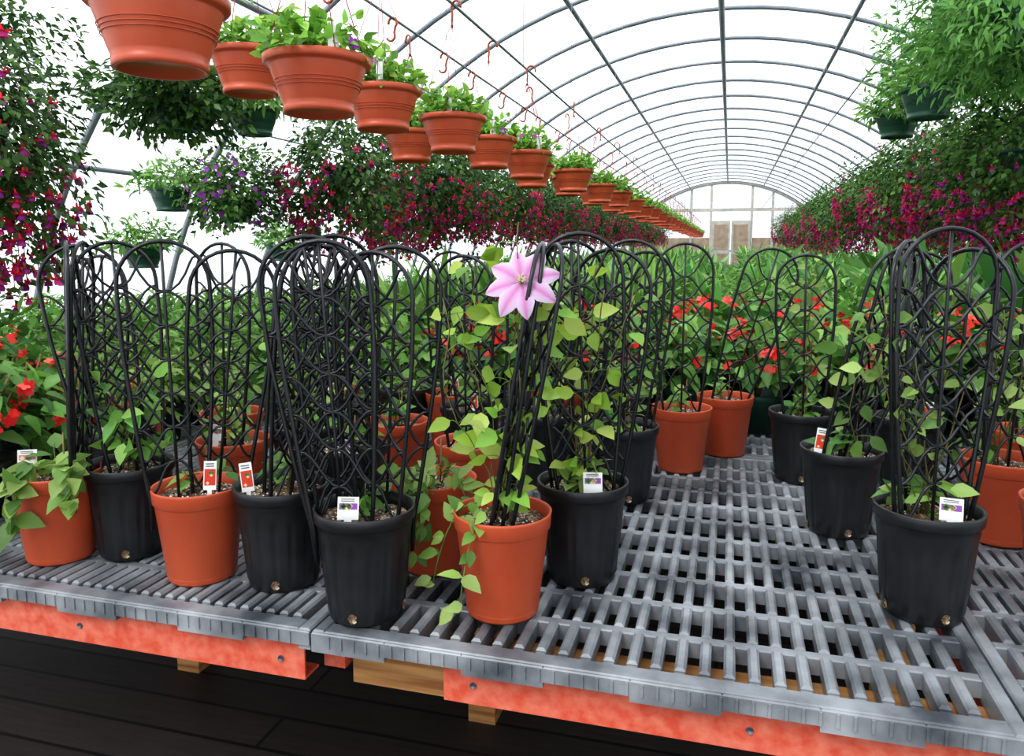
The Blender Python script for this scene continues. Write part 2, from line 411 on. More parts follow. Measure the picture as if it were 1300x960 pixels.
def vine(mb, start, z0, top, wander, n_st, leaf, cols, step=.028, bias=(0, 0), tocam=(.2, -.95, .35), dens=1.0, minf=.6):
    for s in range(n_st):
        p = np.array([start[0] + R.uniform(-.02, .02), start[1] + R.uniform(-.02, .02), z0]); P = [p.copy()]
        tgt = np.array([R.uniform(-1, 1) * wander + bias[0], R.uniform(-1, 1) * wander * .6 + bias[1]])
        zt = top * R.uniform(minf, 1.0); k = int(zt / step)
        vel = np.zeros(3)
        for i in range(k):
            f = (i + 1) / k
            vel = vel * .6 + NR.normal(0, .006, 3)
            want = np.array([start[0] + tgt[0] * f ** .8, start[1] + tgt[1] * f ** .8])
            p = p + vel; p[:2] += (want - p[:2]) * .25; p[2] = z0 + zt * f + R.uniform(-.006, .006)
            P.append(p.copy())
        P = np.array(P)
        tube(mb, P, .0012, M_LEAF, 4, (.22, .20, .08))
        for i in range(2, len(P), 2):
            if R.random() > dens: continue
            for q in range(R.choice((1, 2, 2, 3))):
                a = R.uniform(0, 6.28); ln = R.uniform(.012, .04)
                e = P[i] + np.array([math.cos(a) * ln, math.sin(a) * ln, R.uniform(-.01, .02)])
                tube(mb, bez(P[i], (P[i] + e) / 2 + np.array([0, 0, .005]), e, 4), .0008, M_LEAF, 3, (.25, .35, .08))
                d = np.array([[math.cos(a), math.sin(a), R.uniform(-.7, .3)]]) + NR.normal(0, .3, (1, 3))
                leaves(mb, e[None], d, np.array([tocam]) + NR.normal(0, .4, (1, 3)), leaf, pal(1, cols))

def clematis(x, y, kind, panels, low=12, lowsize=.042, lowcols=G_MED, fol=None, tag=None, z=.73, rot=None, name='potted_clematis'):
    e = bpy.data.objects.new(name, None); COL.objects.link(e); e.location = (x, y, z); e.empty_display_size = .05
    rot = R.uniform(-.4, .4) if rot is None else rot
    obj('pot', ME_TP if kind == 'o' else ME_BP, (0, 0, 0), rot, e)
    obj('soil', ME_SOIL_T if kind == 'o' else ME_SOIL_B, (0, 0, 0), R.uniform(0, 6), e)
    zs = PH - .015
    if panels:
        mb = MB()
        for p in panels: put_panel(mb, p[0], p[1], zs, math.radians(p[2]), p[3], p[4], p[5] if len(p) > 5 else 1.0)
        obj('trellis', mb.mesh('trellis'), parent=e)
    mb = MB()
    if low: lowplant(mb, low, zs, lowsize, lowcols)
    if fol: fol(mb, zs)
    tube(mb, [(.01, .01, zs - .01), (.012, .012, zs + .09)], .0018, M_LEAF, 5, (.35, .25, .12))
    obj('foliage', mb.mesh('foliage'), parent=e)
    if tag:
        k, tx, ty = tag
        t = obj('plant_tag', ME_TAG[k], (tx, ty, zs + .02), parent=e)
        t.rotation_euler = (math.radians(-8), R.uniform(-.12, .12), math.atan2(-x, y) * .8)
    return e
def cage(n=2, r=.03, lx=0, ly=0, sp=.02):
    a = R.uniform(-10, 35)
    return [(0, -r, a, lx, ly - sp * .5, R.uniform(.93, 1.03)), (R.uniform(-.02, .02), r, a + R.uniform(20, 80), lx + R.uniform(-.03, .03), ly, R.uniform(.92, 1.0))]
def draper(cx, cy, n, size, cols, drop=.08, spread=.06):
    def f(mb, zs):
        for s in range(n):
            a = math.atan2(cy, cx) + R.uniform(-.7, .7); ln = .085 + R.uniform(0, spread)
            tip = np.array((ln * 1.15 * math.cos(a), ln * 1.15 * math.sin(a), zs + R.uniform(-drop, .03)))
            P = bez((0, 0, zs), (.08 * math.cos(a), .08 * math.sin(a), zs + .09), tip, 9)
            tube(mb, P, .0014, M_LEAF, 4, (.2, .28, .08))
            for i in range(3, 9):
                for q in range(2):
                    d = NR.normal(0, .8, (1, 3)) + np.array([[math.cos(a), math.sin(a), -.3]])
                    leaves(mb, P[i][None] + NR.normal(0, .005, (1, 3)), d, np.array([[.2, -.6, .8]]) + NR.normal(0, .3, (1, 3)), size, pal(1, cols))
    return f

# ---- front pots (world positions on the bench)
clematis(-1.289, 1.195, 'o', [(.035, .0, 137, .03, 0), (.045, .02, 120, .02, .02)], 14, .05, G_OLIVE, draper(.6, -.8, 4, .05, G_OLIVE), (2, -.05, -.02))
def tallstem(mb, zs):
    vine(mb, (0, 0), zs, .22, .08, 7, .05, G_MED + [(.2, .42, .12)])
clematis(-1.166, 1.256, 'b', [(-.02, 0, 30, -.085, 0), (.02, 0, 60, -.03, 0)], 20, .045, G_MED, tallstem)
clematis(-.953, 1.195, 'o', [(-.02, -.03, 36, -.01, 0), (.03, .02, 36, .055, .01, .97)], 14, .045, G_MED, None, (0, .055, -.04))
clematis(-.789, 1.216, 'b', [(.02, 0, 20, .10, 0), (.03, -.02, 80, .07, 0)], 14, .045, G_MED, None, (0, -.035, -.05))
clematis(-.582, 1.143, 'b', [(-.02, -.04, 15, -.03, 0, 1.0), (-.04, -.01, 30, -.055, 0, 1.02), (.015, .0, -5, .01, 0, .96), (.03, .02, 20, .03, 0, .98), (-.045, .02, 55, -.02, .02, 1.02)], 12, .04, G_MED, None, (1, 0, -.06))
def hero(mb, zs):
    vine(mb, (0, 0), zs, .50, .09, 5, .042, G_LIME, bias=(.06, -.01), dens=.85, minf=.85)
    vine(mb, (0, 0), zs, .42, .13, 4, .046, G_LIME, bias=(.0, -.02), dens=.8)
    draper(-.8, -.5, 2, .036, G_OLIVE, .12, .05)(mb, zs)
clematis(-.359, 1.213, 'o', [(-.01, -.01, 98, .075, .02), (.0, 0, 106, .065, .02), (.008, 0, 116, .08, .02)], 0, fol=hero)
clematis(-.253, 1.387, 'b', [(.01, -.02, 15, -.02, 0, 1.03), (-.02, .02, 45, -.01, 0), (.02, .03, -10, .03, 0, .97)], 20, .05, G_OLIVE,
         lambda mb, zs: vine(mb, (0, 0), zs, .46, .20, 7, .042, G_LIME, bias=(.06, -.02), dens=.75), (1, .03, -.06))
clematis(-.565, 1.649, 'o', cage(2), 14, .045, G_MED)
clematis(-.542, 1.358, 'o', None, 14, .04, G_OLIVE, draper(.2, -.9, 6, .036, G_OLIVE, .10))
clematis(-.239, 1.868, 'b', cage(2, lx=.02), 14, .045, G_MED, lambda mb, zs: vine(mb, (0, 0), zs, .42, .12, 2, .04, G_OLIVE))
clematis(-.117, 2.174, 'o', [(0, -.02, 12, 0, 0)], 12, .04, G_OLIVE, lambda mb, zs: vine(mb, (-.04, -.04), zs, .2, .06, 2, .04, G_OLIVE, bias=(-.05, -.02)))
clematis(.0, 2.38, 'o', [(.01, -.02, 5, .13, 0)], 8, .04, G_MED)
clematis(.249, 1.774, 'b', [(.0, -.02, 25, .12, 0), (.02, .02, 55, .09, 0)], 14, .05, G_MED, lambda mb, zs: vine(mb, (0.02, -.02), zs, .25, .08, 2, .045, G_OLIVE), (0, -.05, -.04))
clematis(.337, 1.401, 'b', [(.0, -.03, 18, .0, 0, 1.04), (-.03, .02, 60, -.02, 0), (.03, .03, 130, .02, 0, .97)], 16, .045, G_MED,
         lambda mb, zs: vine(mb, (0, 0), zs, .45, .13, 6, .036, G_OLIVE, dens=.75), (1, .02, -.06))
clematis(.574, 1.816, 'o', [(.0, -.03, 18, .02, 0), (-.03, .02, 70, 0, 0, .95)], 14, .045, G_MED, lambda mb, zs: vine(mb, (0, 0), zs, .45, .16, 6, .038, G_OLIVE, dens=.8))
clematis(.60, 1.53, 'o', [(.0, -.03, 18, .02, 0)], 14, .045, G_MED, lambda mb, zs: vine(mb, (0, 0), zs, .42, .12, 5, .038, G_OLIVE, dens=.8))
# ---- rows behind (x, y, pot, trellis panels)
back = [(-.816, 2.21, 'o', 1), (-.461, 1.947, 'b', 1), (-1.109, 1.518, 'o', 1), (-1.0, 1.66, 'b', 1), (-.80, 1.50, 'b', 0), (-.51, 2.33, 'o', 1), (.46, 2.16, 'b', 2), (.20, 2.16, 'b', 1),
        (-1.42, 1.50, 'b', 1), (-1.30, 1.78, 'o', 0), (-1.08, 1.92, 'b', 1), (-.82, 1.80, 'o', 0), (-.68, 1.99, 'b', 0), (-.97, 2.2, 'b', 0), (-1.22, 2.2, 'o', 1), (.72, 2.12, 'o', 1), (.88, 1.84, 'b', 2), (-.30, 2.28, 'b', 0), (.95, 2.2, 'b', 1), (-1.6, 1.75, 'o', 0)]
for i, (x, y, k, npan) in enumerate(back):
    rich = x > .1
    clematis(x, y, k, None if npan == 0 else (cage(2, lx=R.uniform(-.03, .03))[:npan]), 24, .045, G_MED if i % 2 else G_OLIVE,
             (lambda mb, zs: vine(mb, (0, 0), zs, .42, .10, 3, .038, G_OLIVE, dens=.8)) if rich else (lambda mb, zs: vine(mb, (0, 0), zs, .2, .08, 3, .04, G_MED + G_OLIVE)), (i % 3, R.uniform(-.04, .04), -.05) if i % 2 == 0 else None)

# ---- big pink star clematis bloom on the hero vine
def bloom():
    mb = MB(); rows = ((0, .12), (.15, .50), (.38, .92), (.60, 1.0), (.80, .68), (.93, .30), (1, 0))
    for i in range(8):
        a = 6.283 * i / 8 + .1 + R.uniform(-.07, .07); w = .0225 if i % 2 else .021; L = .062 * R.uniform(.90, 1.06); tilt = R.uniform(-.10, .10)
        ax = np.array([math.cos(a), math.sin(a), 0]); bx = np.array([-math.sin(a), math.cos(a), 0])
        V = []; F = []; cols = []
        for t, h in rows:
            for s, lift in ((-1, -.001), (-.5, .003), (0, .0), (.5, .003), (1, -.001)):
                V.append(ax * (t * L) + bx * (s * w * h * .74) + np.array([0, 0, .006 + .010 * math.sin(t * 2.5) - .012 * t * t + tilt * t * L + lift * h + (.002 if i % 2 else 0)]))
                e = abs(s) ** .6 * (.45 + .55 * min(1, t * 1.6)); cols.append(np.array((.78, .66, .82)) * e + np.array((.70, .24, .54)) * (1 - e))
        n = len(rows)
        for j in range(n - 1):
            for q in range(4): F.append((j * 5 + q, j * 5 + q + 1, (j + 1) * 5 + q + 1, (j + 1) * 5 + q))
        mb.add(V, F, M_PETAL); mb.C[-1] = np.array(cols)
    for i in range(46):
        a = R.uniform(0, 6.28); r = R.uniform(.002, .009)
        tube(mb, [(r * .3 * math.cos(a), r * .3 * math.sin(a), .008), (r * math.cos(a), r * math.sin(a), .022)], .0008, M_PETAL, 4, (.78, .70, .45))
    tube(mb, [(0, 0, .006), (0, -.01, -.02), (.01, -.09, -.05)], .0012, M_LEAF, 5, (.2, .3, .08))
    return mb.mesh('clematis_flower')
fl = obj('clematis_flower', bloom(), (-.312, 1.165, 1.294))
fl.rotation_euler = (math.radians(64), math.radians(-6), math.radians(14))

# ------------------------------------------------------------------ begonias / cannas / bushes on benches
def round_pot(mb, mat, r=.085, h=.15):
    lathe(mb, [(.002, .002), (r * .68, .002), (r * .72, .0), (r * .97, h - .025), (r * 1.03, h - .022), (r * 1.05, h), (r, h), (r * .93, h - .02), (.01, h - .02)], 32, mat)
def begonia(potmat):
    mb = MB(); round_pot(mb, potmat)
    h = .15
    for s in range(9):
        a = 6.28 * s / 9 + R.uniform(-.3, .3); r = R.uniform(.05, .15)
        tube(mb, bez((0, 0, h - .03), (r * .3 * math.cos(a), r * .3 * math.sin(a), h + .12), (r * math.cos(a), r * math.sin(a), h + .22), 6), .004, M_LEAF, 5, (.3, .22, .08))
    dome(mb, 160, .19, .16, (0, 0, h + .10), .080, G_BEG, BEG, lo=-.28, droopy=.3, thick=.6)
    n = 12
    u = NR.normal(size=(n, 3)); u[:, 2] = abs(u[:, 2]) * .8; u /= np.linalg.norm(u, axis=1)[:, None]
    for q in range(n):
        c = u[q] * np.array([.20, .20, .18]) + np.array([0, 0, h + .11])
        m = 6; rosettes(mb, c + NR.normal(0, .010, (m, 3)), u[q] + NR.normal(0, .5, (m, 3)) + np.array([0, -.3, 0]), .015, pal(m, REDF), ROS4)
    return mb.mesh('potted_begonia')
ME_BEG = [begonia(M_GREENPOT), begonia(M_BLACK), begonia(M_BLACK)]
def blade(mb, base, az, L, w, lean, col, fold=.15):
    n = 9; t = np.linspace(0, 1, n)
    out = np.array([math.cos(az), math.sin(az), 0]); side = np.array([-math.sin(az), math.cos(az), 0])
    ang = lean * (.25 + t * 1.1); ds = L / (n - 1)
    c = [np.array(base, float)]
    for i in range(1, n): c.append(c[-1] + ds * (math.sin(ang[i]) * out + math.cos(ang[i]) * np.array([0, 0, 1])))
    c = np.array(c)
    prof = np.sin(np.clip((t - .12) / .88, 0, 1) * math.pi) ** .8; prof = np.maximum(prof, .06); prof[-1] = .01
    nrm = np.stack([np.cross(side, out * math.sin(a) + np.array([0, 0, math.cos(a)])) for a in ang])
    V = []
    for i in range(n):
        V += [c[i] - side * w / 2 * prof[i] + nrm[i] * fold * w * prof[i] * -1, c[i], c[i] + side * w / 2 * prof[i] + nrm[i] * fold * w * prof[i] * -1]
    F = []
    for i in range(n - 1):
        F += [(3 * i, 3 * i + 1, 3 * i + 4, 3 * i + 3), (3 * i + 1, 3 * i + 2, 3 * i + 5, 3 * i + 4)]
    mb.add(V, F, M_LEAF, col)
def canna(cols, H=.50, w=.10, n=14, pot=True):
    mb = MB()
    if pot: round_pot(mb, M_BLACK, .08, .15)
    for i in range(n):
        a = R.uniform(0, 6.28); q = R.uniform(0, .04)
        blade(mb, (q * math.cos(a), q * math.sin(a), .13), a, H * R.uniform(.5, 1.08), w * R.uniform(.6, 1.15), R.uniform(.1, 1.15), pal(1, cols, .2)[0])
    return mb.mesh('potted_canna')
ME_CAN = [canna(G_CANNA), canna(G_CANNA, .54, .12, 12), canna(G_MED, .52, .045, 34), canna(G_CANNA + G_OLIVE, .48, .08, 18)]
def bush(cols, r=.22, hz=.2, n=420, size=.055, t=LEAF, flowers=None):
    mb = MB(); round_pot(mb, M_BLACK, .08, .15)
    dome(mb, n, r, hz, (0, 0, .15 + hz * .6), size, cols, t, lo=-.6, droopy=.1, thick=.8, lump=.3)
    return mb.mesh('leafy_bedding_plant')
ME_BUSH = [bush(G_MED), bush(G_OLIVE, t=LEAF_N, size=.075, n=520), bush(G_DARK + G_MED), bush(G_MED, hz=.24, t=LEAF_N, size=.08, n=600)]
def place(kind, x, y, sc=1.0, z=.73):
    me, nm = {'b': (R.choice(ME_BEG), 'potted_begonia'), 'c': (R.choice((ME_CAN[0], ME_CAN[1], ME_CAN[3])), 'potted_canna'), 'g': (ME_CAN[2], 'potted_lily'),
              'u': (R.choice(ME_BUSH), 'leafy_bedding_plant'), 'm': (R.choice((ME_BUSH[0], ME_BUSH[1], ME_BUSH[3])), 'leafy_bedding_plant')}[kind]
    obj(nm, me, (x, y, z), R.uniform(0, 6.28), scale=sc * R.uniform(.92, 1.08))
for x, y in [(-1.66, 1.34), (-1.84, 1.62), (-1.82, 1.18), (-1.60, 1.56), (-2.05, 1.75), (-2.0, 1.42)]: place('b', x, y, .84)
for x, y in [(.106, 2.70), (.34, 2.68), (.60, 2.66), (.88, 2.66), (1.12, 2.6), (-.14, 2.72), (-.40, 2.66), (.24, 2.98), (.5, 2.96), (.78, 2.98), (-.04, 3.02), (-.32, 3.0), (1.05, 2.95), (-.66, 2.62), (-.95, 2.7), (-.62, 2.95), (-.95, 3.05), (0.08, 3.3), (.36, 3.25), (.65, 3.3), (-.25, 3.32), (1.36, 2.7), (1.36, 3.0)]:
    place('b', x, y, .95)
for x, y in [(-1.25, 2.65), (-1.5, 2.5), (-1.8, 2.3), (-2.05, 2.1), (-1.35, 2.95), (-1.7, 2.8), (-2.1, 2.5), (-1.75, 2.05), (-2.3, 1.95), (-2.3, 2.3)]:
    place('m', x, y, .78)
for i in range(6):
    for j in range(4): place('m', -3.6 + i * .33 + R.uniform(-.05, .05), 2.6 + j * .42 + R.uniform(-.05, .05), R.uniform(.62, .82))
for i in range(5):
    for j in range(4): place(R.choice('ggc'), -1.55 + i * .27 + R.uniform(-.05, .05), 3.45 + j * .33, R.uniform(.85, .98))
for i in range(8):
    for j in range(6):
        if i > 3: place(R.choice('cccg'), -.35 + i * .3 + R.uniform(-.05, .05), 3.6 + j * .36, R.uniform(.9, 1.18))
        else: place(R.choice('cgmm'), -.35 + i * .3 + R.uniform(-.05, .05), 3.6 + j * .36, R.uniform(.75, .95))
y = 4.9
while y < 29.5:
    st = .45 if y < 9 else .8
    x = -3.6
    while x < 3.1:
        if not (y > 9 and abs(x - 0.0) < .45):
            k = R.choice('ccm') if (x > -.3 and y < 9) else R.choice('cmg' if x > -1.8 else 'mm')
            if y < 5.8 and -.5 < x < 2.1: k = None
            sc = R.uniform(.8, 1.02) * (1 if y < 9 else 1.1)
            if x < -2.0 and y < 12: sc *= .66
            if k: place(k, x + R.uniform(-.1, .1), y + R.uniform(-.1, .1), sc)
        x += st * .85
    y += st

# ------------------------------------------------------------------ benches
def bench_mesh(spacing=.0345):
    mb = MB(); W, L = 1.036, 1.296; zb = -.030
    box(mb, 0, .022, 0, L, -.036, 0, M_BENCH, .003); box(mb, W - .022, W, 0, L, -.036, 0, M_BENCH, .003)
    box(mb, .022, W - .022, 0, .032, -.030, -.0005, M_BENCH, .002); box(mb, .022, W - .022, L - .03, L, -.030, -.0005, M_BENCH, .002)
    x = .0
    k = 0
    while x < W - .05:
        box(mb, x, min(x + .13, W), -.004, .006, -.036 if k % 2 == 0 else -.027, -.003, M_BENCH, .002); x += .13; k += 1
    xx = .03
    while xx < W - .03:
        box(mb, xx, xx + .004, -.0065, -.003, -.026, -.006, M_BENCH); xx += .022
    ny = 11; dy = (L - .062) / ny; nx = int((W - .044) / spacing)
    sx = (W - .044) / nx
    for j in range(1, ny): box(mb, .022, W - .022, .032 + j * dy - .010, .032 + j * dy + .010, zb, -.0025, M_BENCH, .002)
    for i in range(1, nx):
        xc = .022 + i * sx
        box(mb, xc - .0075, xc + .0075, .032, L - .03, zb, -.005, M_BENCH)
        for j in range(ny):
            y0 = .032 + j * dy + .009; y1 = .032 + (j + 1) * dy - .009
            box(mb, xc - .0085, xc + .0085, y0, y1, -.010, .0012, M_BENCH, .004)
    return mb.mesh('bench_top')
ME_BN = bench_mesh(); ME_BN2 = bench_mesh(.026)
for r_ in range(22):
    y0 = 1.06 + 1.30 * r_
    for c_ in range(7):
        x0 = -3.76 + 1.04 * c_
        obj('slatted_plastic_bench', ME_BN2 if (c_ != 3 and r_ < 2) else ME_BN, (x0, y0, .7285))
def rail(x0, x1, y, z1, h=.064):
    mb = MB()
    box(mb, x0, x1, y, y + .004, z1 - h, z1, M_RED, .001); box(mb, x0, x1, y + .004, y + .045, z1 - .004, z1, M_RED); box(mb, x0, x1, y + .004, y + .045, z1 - h, z1 - h + .004, M_RED)
    x = x0 + .05
    while x < x1:
        n = 10
        V = [(x + .005 * math.cos(6.283 * i / n), y - .003, z1 - h * .5 + .005 * math.sin(6.283 * i / n)) for i in range(n)] + [(x + .006 * math.cos(6.283 * i / n), y, z1 - h * .5 + .006 * math.sin(6.283 * i / n)) for i in range(n)]
        F = [tuple(range(n))] + [(i, (i + 1) % n, n + (i + 1) % n, n + i) for i in range(n)]
        mb.add(V, F, M_STEEL); x += .42
    return mb
for i, (x0, x1, y) in enumerate([(-1.60, -.665, 1.075), (-2.68, -1.66, 1.075), (-.42, .40, 1.085), (.46, 1.44, 1.085), (-3.7, -2.74, 1.075)]):
    obj('bench_support_rail', rail(x0, x1, y, .692).mesh('bench_support_rail'))
mb = MB()
for x in (-3.72, -2.70, -1.63, -.64, .42, 1.46, 2.5):
    box(mb, x - .02, x + .02, 1.13, 29.5, .625, .690, M_RED, .002)
obj('bench_frame', mb.mesh('bench_frame'))
mb = MB(); box(mb, -.615, .395, 1.15, 1.19, .590, .690, M_WOOD, .003); obj('wood_joist', mb.mesh('wood_joist'))
mb = MB(); box(mb, -1.605, -1.45, 1.125, 1.16, .61, .685, M_WOOD, .003); obj('wood_joist', mb.mesh('wood_joist'))
mb = MB()
for y in [1.95 + 2.6 * i for i in range(11)]:
    for x in (-3.72, -2.70, -1.63, -.64, .42, 1.46, 2.5): box(mb, x - .04, x + .04, y, y + .08, 0, .625, M_WOOD, .003)
obj('bench_legs', mb.mesh('bench_legs'))

# ------------------------------------------------------------------ hanging baskets (origin at rim centre)
def hanging(potmat, r=.127, h=.135, foliage=None, hang=.36, hook=M_HOOK):
    mb = MB()
    def mod(i, j, z): return .0012 if (i % 4 < 2 and -h * .8 < z < -.03) else 0
    lathe(mb, [(.002, -h + .012), (r * .60, -h + .012), (r * .62, -h), (r * .68, -h), (r * .685, -h + .014), (r * .66, -h + .016), (r * .70, -h * .80), (r * .86, -.045), (r * .92, -.026), (r * .925, -.022), (r * 1.0, -.020), (r * 1.03, -.016), (r * 1.04, -.002), (r * 1.02, 0), (r * .95, -.003), (r * .9, -.02)], 64, potmat, mod)
    for i in range(3):
        z = -.060 - .008 * i; q = r * (.86 - (.015 + .008 * i) * 2.6) + .003
        tube(mb, [(q * math.cos(a), q * math.sin(a), z) for a in np.linspace(0, 6.283, 41)[:-1]], .0012, potmat, 4, closed=True)
    lathe(mb, [(.002, -.018), (r * .93, -.02)], 24, M_SOIL)
    for i in range(4):
        a = 6.283 * i / 4 + .5
        tube(mb, [(r * 1.0 * math.cos(a), r * math.sin(a), -.005), (r * .5 * math.cos(a), r * .5 * math.sin(a), hang * .55), (0.004 * math.cos(a), 0.004 * math.sin(a), hang - .02)], .0015, hook, 4)
    P = [(0, 0, hang - .03), (0, 0, hang), (.002, 0, hang + .02)] + [(.020 - .022 * math.cos(t), 0, hang + .045 + .022 * math.sin(t)) for t in np.linspace(-.3, 3.5, 10)]
    tube(mb, P, .0048, hook, 6)
    if foliage: foliage(mb)
    return mb
def f_petunia(fl=True, cols=G_LIME):
    def f(mb):
        dome(mb, 330, .138, .075, (0, 0, .01), .038, [(.22, .45, .07), (.32, .54, .1), (.15, .35, .05)], LEAF, lo=-.05, droopy=0, thick=.7, lump=.35)
        for s in range(7):
            a = R.uniform(0, 6.28); r = R.uniform(.03, .10); hh = R.uniform(.06, .13)
            P = bez((r * .5 * math.cos(a), r * .5 * math.sin(a), 0), (r * math.cos(a), r * math.sin(a), hh * .6), (r * 1.3 * math.cos(a), r * 1.3 * math.sin(a), hh), 6)
            tube(mb, P, .0015, M_LEAF, 4, (.2, .35, .08))
            m = 10; pos = P[NR.integers(1, 6, m)]; d = NR.normal(0, 1, (m, 3)); leaves(mb, pos, d, np.tile([0, 0, 1.0], (m, 1)) + NR.normal(0, .4, (m, 3)), .033, pal(m, G_LIME))
        if fl:
            m = 5; u = NR.normal(size=(m, 3)); u[:, 2] = abs(u[:, 2]); u /= np.linalg.norm(u, axis=1)[:, None]
            rosettes(mb, u * np.array([.13, .13, .10]), u, .018, pal(m, [(.35, .04, .5), (.5, .06, .4)]))
        box(mb, .04, .066, -.088, -.087, .0, .065, M_TAGW)
    return f
ME_OR = [hanging(M_TERRA, foliage=f_petunia(True)).mesh('hanging_terracotta_basket'), hanging(M_TERRA, foliage=f_petunia(False)).mesh('hanging_terracotta_basket'), hanging(M_TERRA, foliage=f_petunia(True)).mesh('hanging_terracotta_basket')]
def f_fuchsia(n=3200, r=.34, rz=.34, nf=300, cz=-.03, cols=G_DARK, size=.042, lo=-.9, fsize=.042, pa=PINK, pb=PURP, ftop=.25, ncl=8, trail=14, lump=.4):
    def f(mb):
        dome(mb, n, r, rz, (0, 0, cz), size, cols, LEAF_LO, lo=lo, droopy=.6, thick=.5, lump=lump)
        fp = []
        for s in range(trail):
            a = R.uniform(0, 6.28); q = r * R.uniform(.5, 1.0)
            P = bez((q * .6 * math.cos(a), q * .6 * math.sin(a), cz), (q * 1.15 * math.cos(a), q * 1.15 * math.sin(a), cz - rz * .3), (q * 1.15 * math.cos(a), q * 1.15 * math.sin(a), cz - rz * R.uniform(1.0, 1.4)), 12)
            tube(mb, P, .0016, M_LEAF, 4, (.3, .08, .05))
            m = 40; pos = P[NR.integers(4, 12, m)] + NR.normal(0, .016, (m, 3)); d = NR.normal(0, 1, (m, 3)); d[:, 2] -= .6
            leaves(mb, pos, d, NR.normal(0, 1, (m, 3)) + np.array([0, 0, .6]), size, pal(m, cols), LEAF_LO)
            fp.append(P[NR.integers(7, 12, 6)] + NR.normal(0, .022, (6, 3)))
        w = NR.normal(size=(nf * 6, 3)); w /= np.linalg.norm(w, axis=1)[:, None]; w = w[(w[:, 2] < ftop) & (w[:, 2] > -.95)][:nf]
        k = len(w); cl = w[NR.integers(0, max(1, k // ncl), k)]; w = w * .3 + cl * .7 + NR.normal(0, .04, (k, 3)); w /= np.linalg.norm(w, axis=1)[:, None]
        pos = w * np.array([r * 1.10, r * 1.10, rz * 1.10]) + np.array([0, 0, cz]); pos[:, 2] -= NR.uniform(0, .08, k)
        fuchsias(mb, np.concatenate([pos] + fp), fsize, pa, pb)
    return f
FN = 'hanging_fuchsia_basket'
ME_FU = [hanging(M_GREENPOT, foliage=f_fuchsia(nf=240)).mesh(FN), hanging(M_GREENPOT, foliage=f_fuchsia(3200, .36, .34, 260)).mesh(FN), hanging(M_GREENPOT, foliage=f_fuchsia(2800, .32, .30, 170)).mesh(FN)]
ME_FUR = [hanging(M_GREENPOT, foliage=f_fuchsia(3400, .35, .34, 190, pa=PINKR, fsize=.046, ftop=.45, ncl=12, cols=G_DARK + G_MED[:1])).mesh(FN), hanging(M_GREENPOT, foliage=f_fuchsia(3400, .34, .35, 220, pa=PINKR, fsize=.046, ftop=.5, ncl=12, cols=G_DARK + G_MED[:1])).mesh(FN)]
ME_FUBIG = hanging(M_GREENPOT, foliage=f_fuchsia(6500, .32, .46, 210, cz=-.06, cols=G_DARK, size=.036, fsize=.046, ftop=.6, ncl=12, trail=22, lump=.5), hang=.5).mesh(FN)
def f_small(cols, n=500, r=.2, rz=.14, t=LEAF_N, size=.06, fl=None, lo=-.35, cz=.03, nfl=60):
    def f(mb):
        dome(mb, n, r, rz, (0, 0, cz), size, cols, t, lo=lo, droopy=.2, thick=.6, lump=.4)
        if fl:
            m = nfl; u = NR.normal(size=(m, 3)); u /= np.linalg.norm(u, axis=1)[:, None]
            rosettes(mb, u * np.array([r, r, rz]) * 1.05 + np.array([0, 0, cz]), u, .016, pal(m, fl))
    return f
ME_GR = [hanging(M_GREENPOT, foliage=f_small(G_MED), hook=M_GREENPOT).mesh('hanging_green_basket'),
         hanging(M_GREENPOT, foliage=f_small([(.14, .32, .07), (.20, .42, .10), (.10, .25, .06)], 4200, .36, .30, LEAF_N, .045, lo=-.9), hook=M_GREENPOT).mesh('hanging_green_basket')]
ME_PU = hanging(M_GREENPOT, foliage=f_small(G_DARK + G_MED[:2], 2600, .28, .25, LEAF_LO, .04, [(.3, .05, .4), (.42, .1, .5)], nfl=130, lo=-.8), hook=M_GREENPOT).mesh('hanging_purple_flower_basket')
ME_DK = hanging(M_GREENPOT, foliage=f_small(G_DARK, 3600, .30, .19, LEAF_LO, .045, lo=-.95), hook=M_GREENPOT).mesh('hanging_fern_basket')

def hb(me, x, y, z, nm, s=1.0, rot=None): obj(nm, me, (x, y, z), R.uniform(0, 6.28) if rot is None else rot, scale=s)
for i, (x, y, z) in enumerate([(-1.063, 1.288, 1.823), (-.998, 1.766, 1.816), (-1.14, 2.44, 1.88), (-1.05, 2.88, 1.855), (-1.08, 3.44, 1.85), (-1.02, 3.9, 1.84)]):
    hb(ME_OR[(i + 1) % 3], x, y, z, 'hanging_terracotta_basket', 1.0, R.uniform(-.4, .4))
y = 4.4; i = 0
while y < 27: hb(ME_OR[i % 3], -1.05 + (.07 if i % 2 else -.07), y, 1.835 + .01 * (i % 3), 'hanging_terracotta_basket'); y += .52; i += 1
for x, y, z in [(-1.53, 2.27, 1.985), (-1.42, 3.34, 1.88)]: hb(ME_OR[2], x, y, z, 'hanging_terracotta_basket')
hb(ME_FUBIG, -2.46, 2.05, 1.80, FN, 1.0)
hb(ME_DK, -2.36, 2.95, 2.0, 'hanging_fern_basket', 1.0)
hb(ME_PU, -2.62, 3.7, 1.62, 'hanging_purple_flower_basket', .95)
for i, (x, y, z) in enumerate([(-2.08, 3.96, 1.80), (-1.92, 4.85, 1.84), (-2.0, 5.7, 1.82), (-2.0, 6.7, 1.85), (-2.5, 5.6, 1.75), (-2.0, 7.8, 1.85), (-2.0, 8.9, 1.85), (-2.05, 10, 1.85), (-2.0, 11.3, 1.85), (-2, 12.6, 1.85), (-2, 14, 1.85), (-2, 15.6, 1.85), (-2, 17.4, 1.85), (-2, 19.5, 1.85), (-2, 22, 1.85)]):
    hb(ME_FU[i % 3], x, y, z, FN)
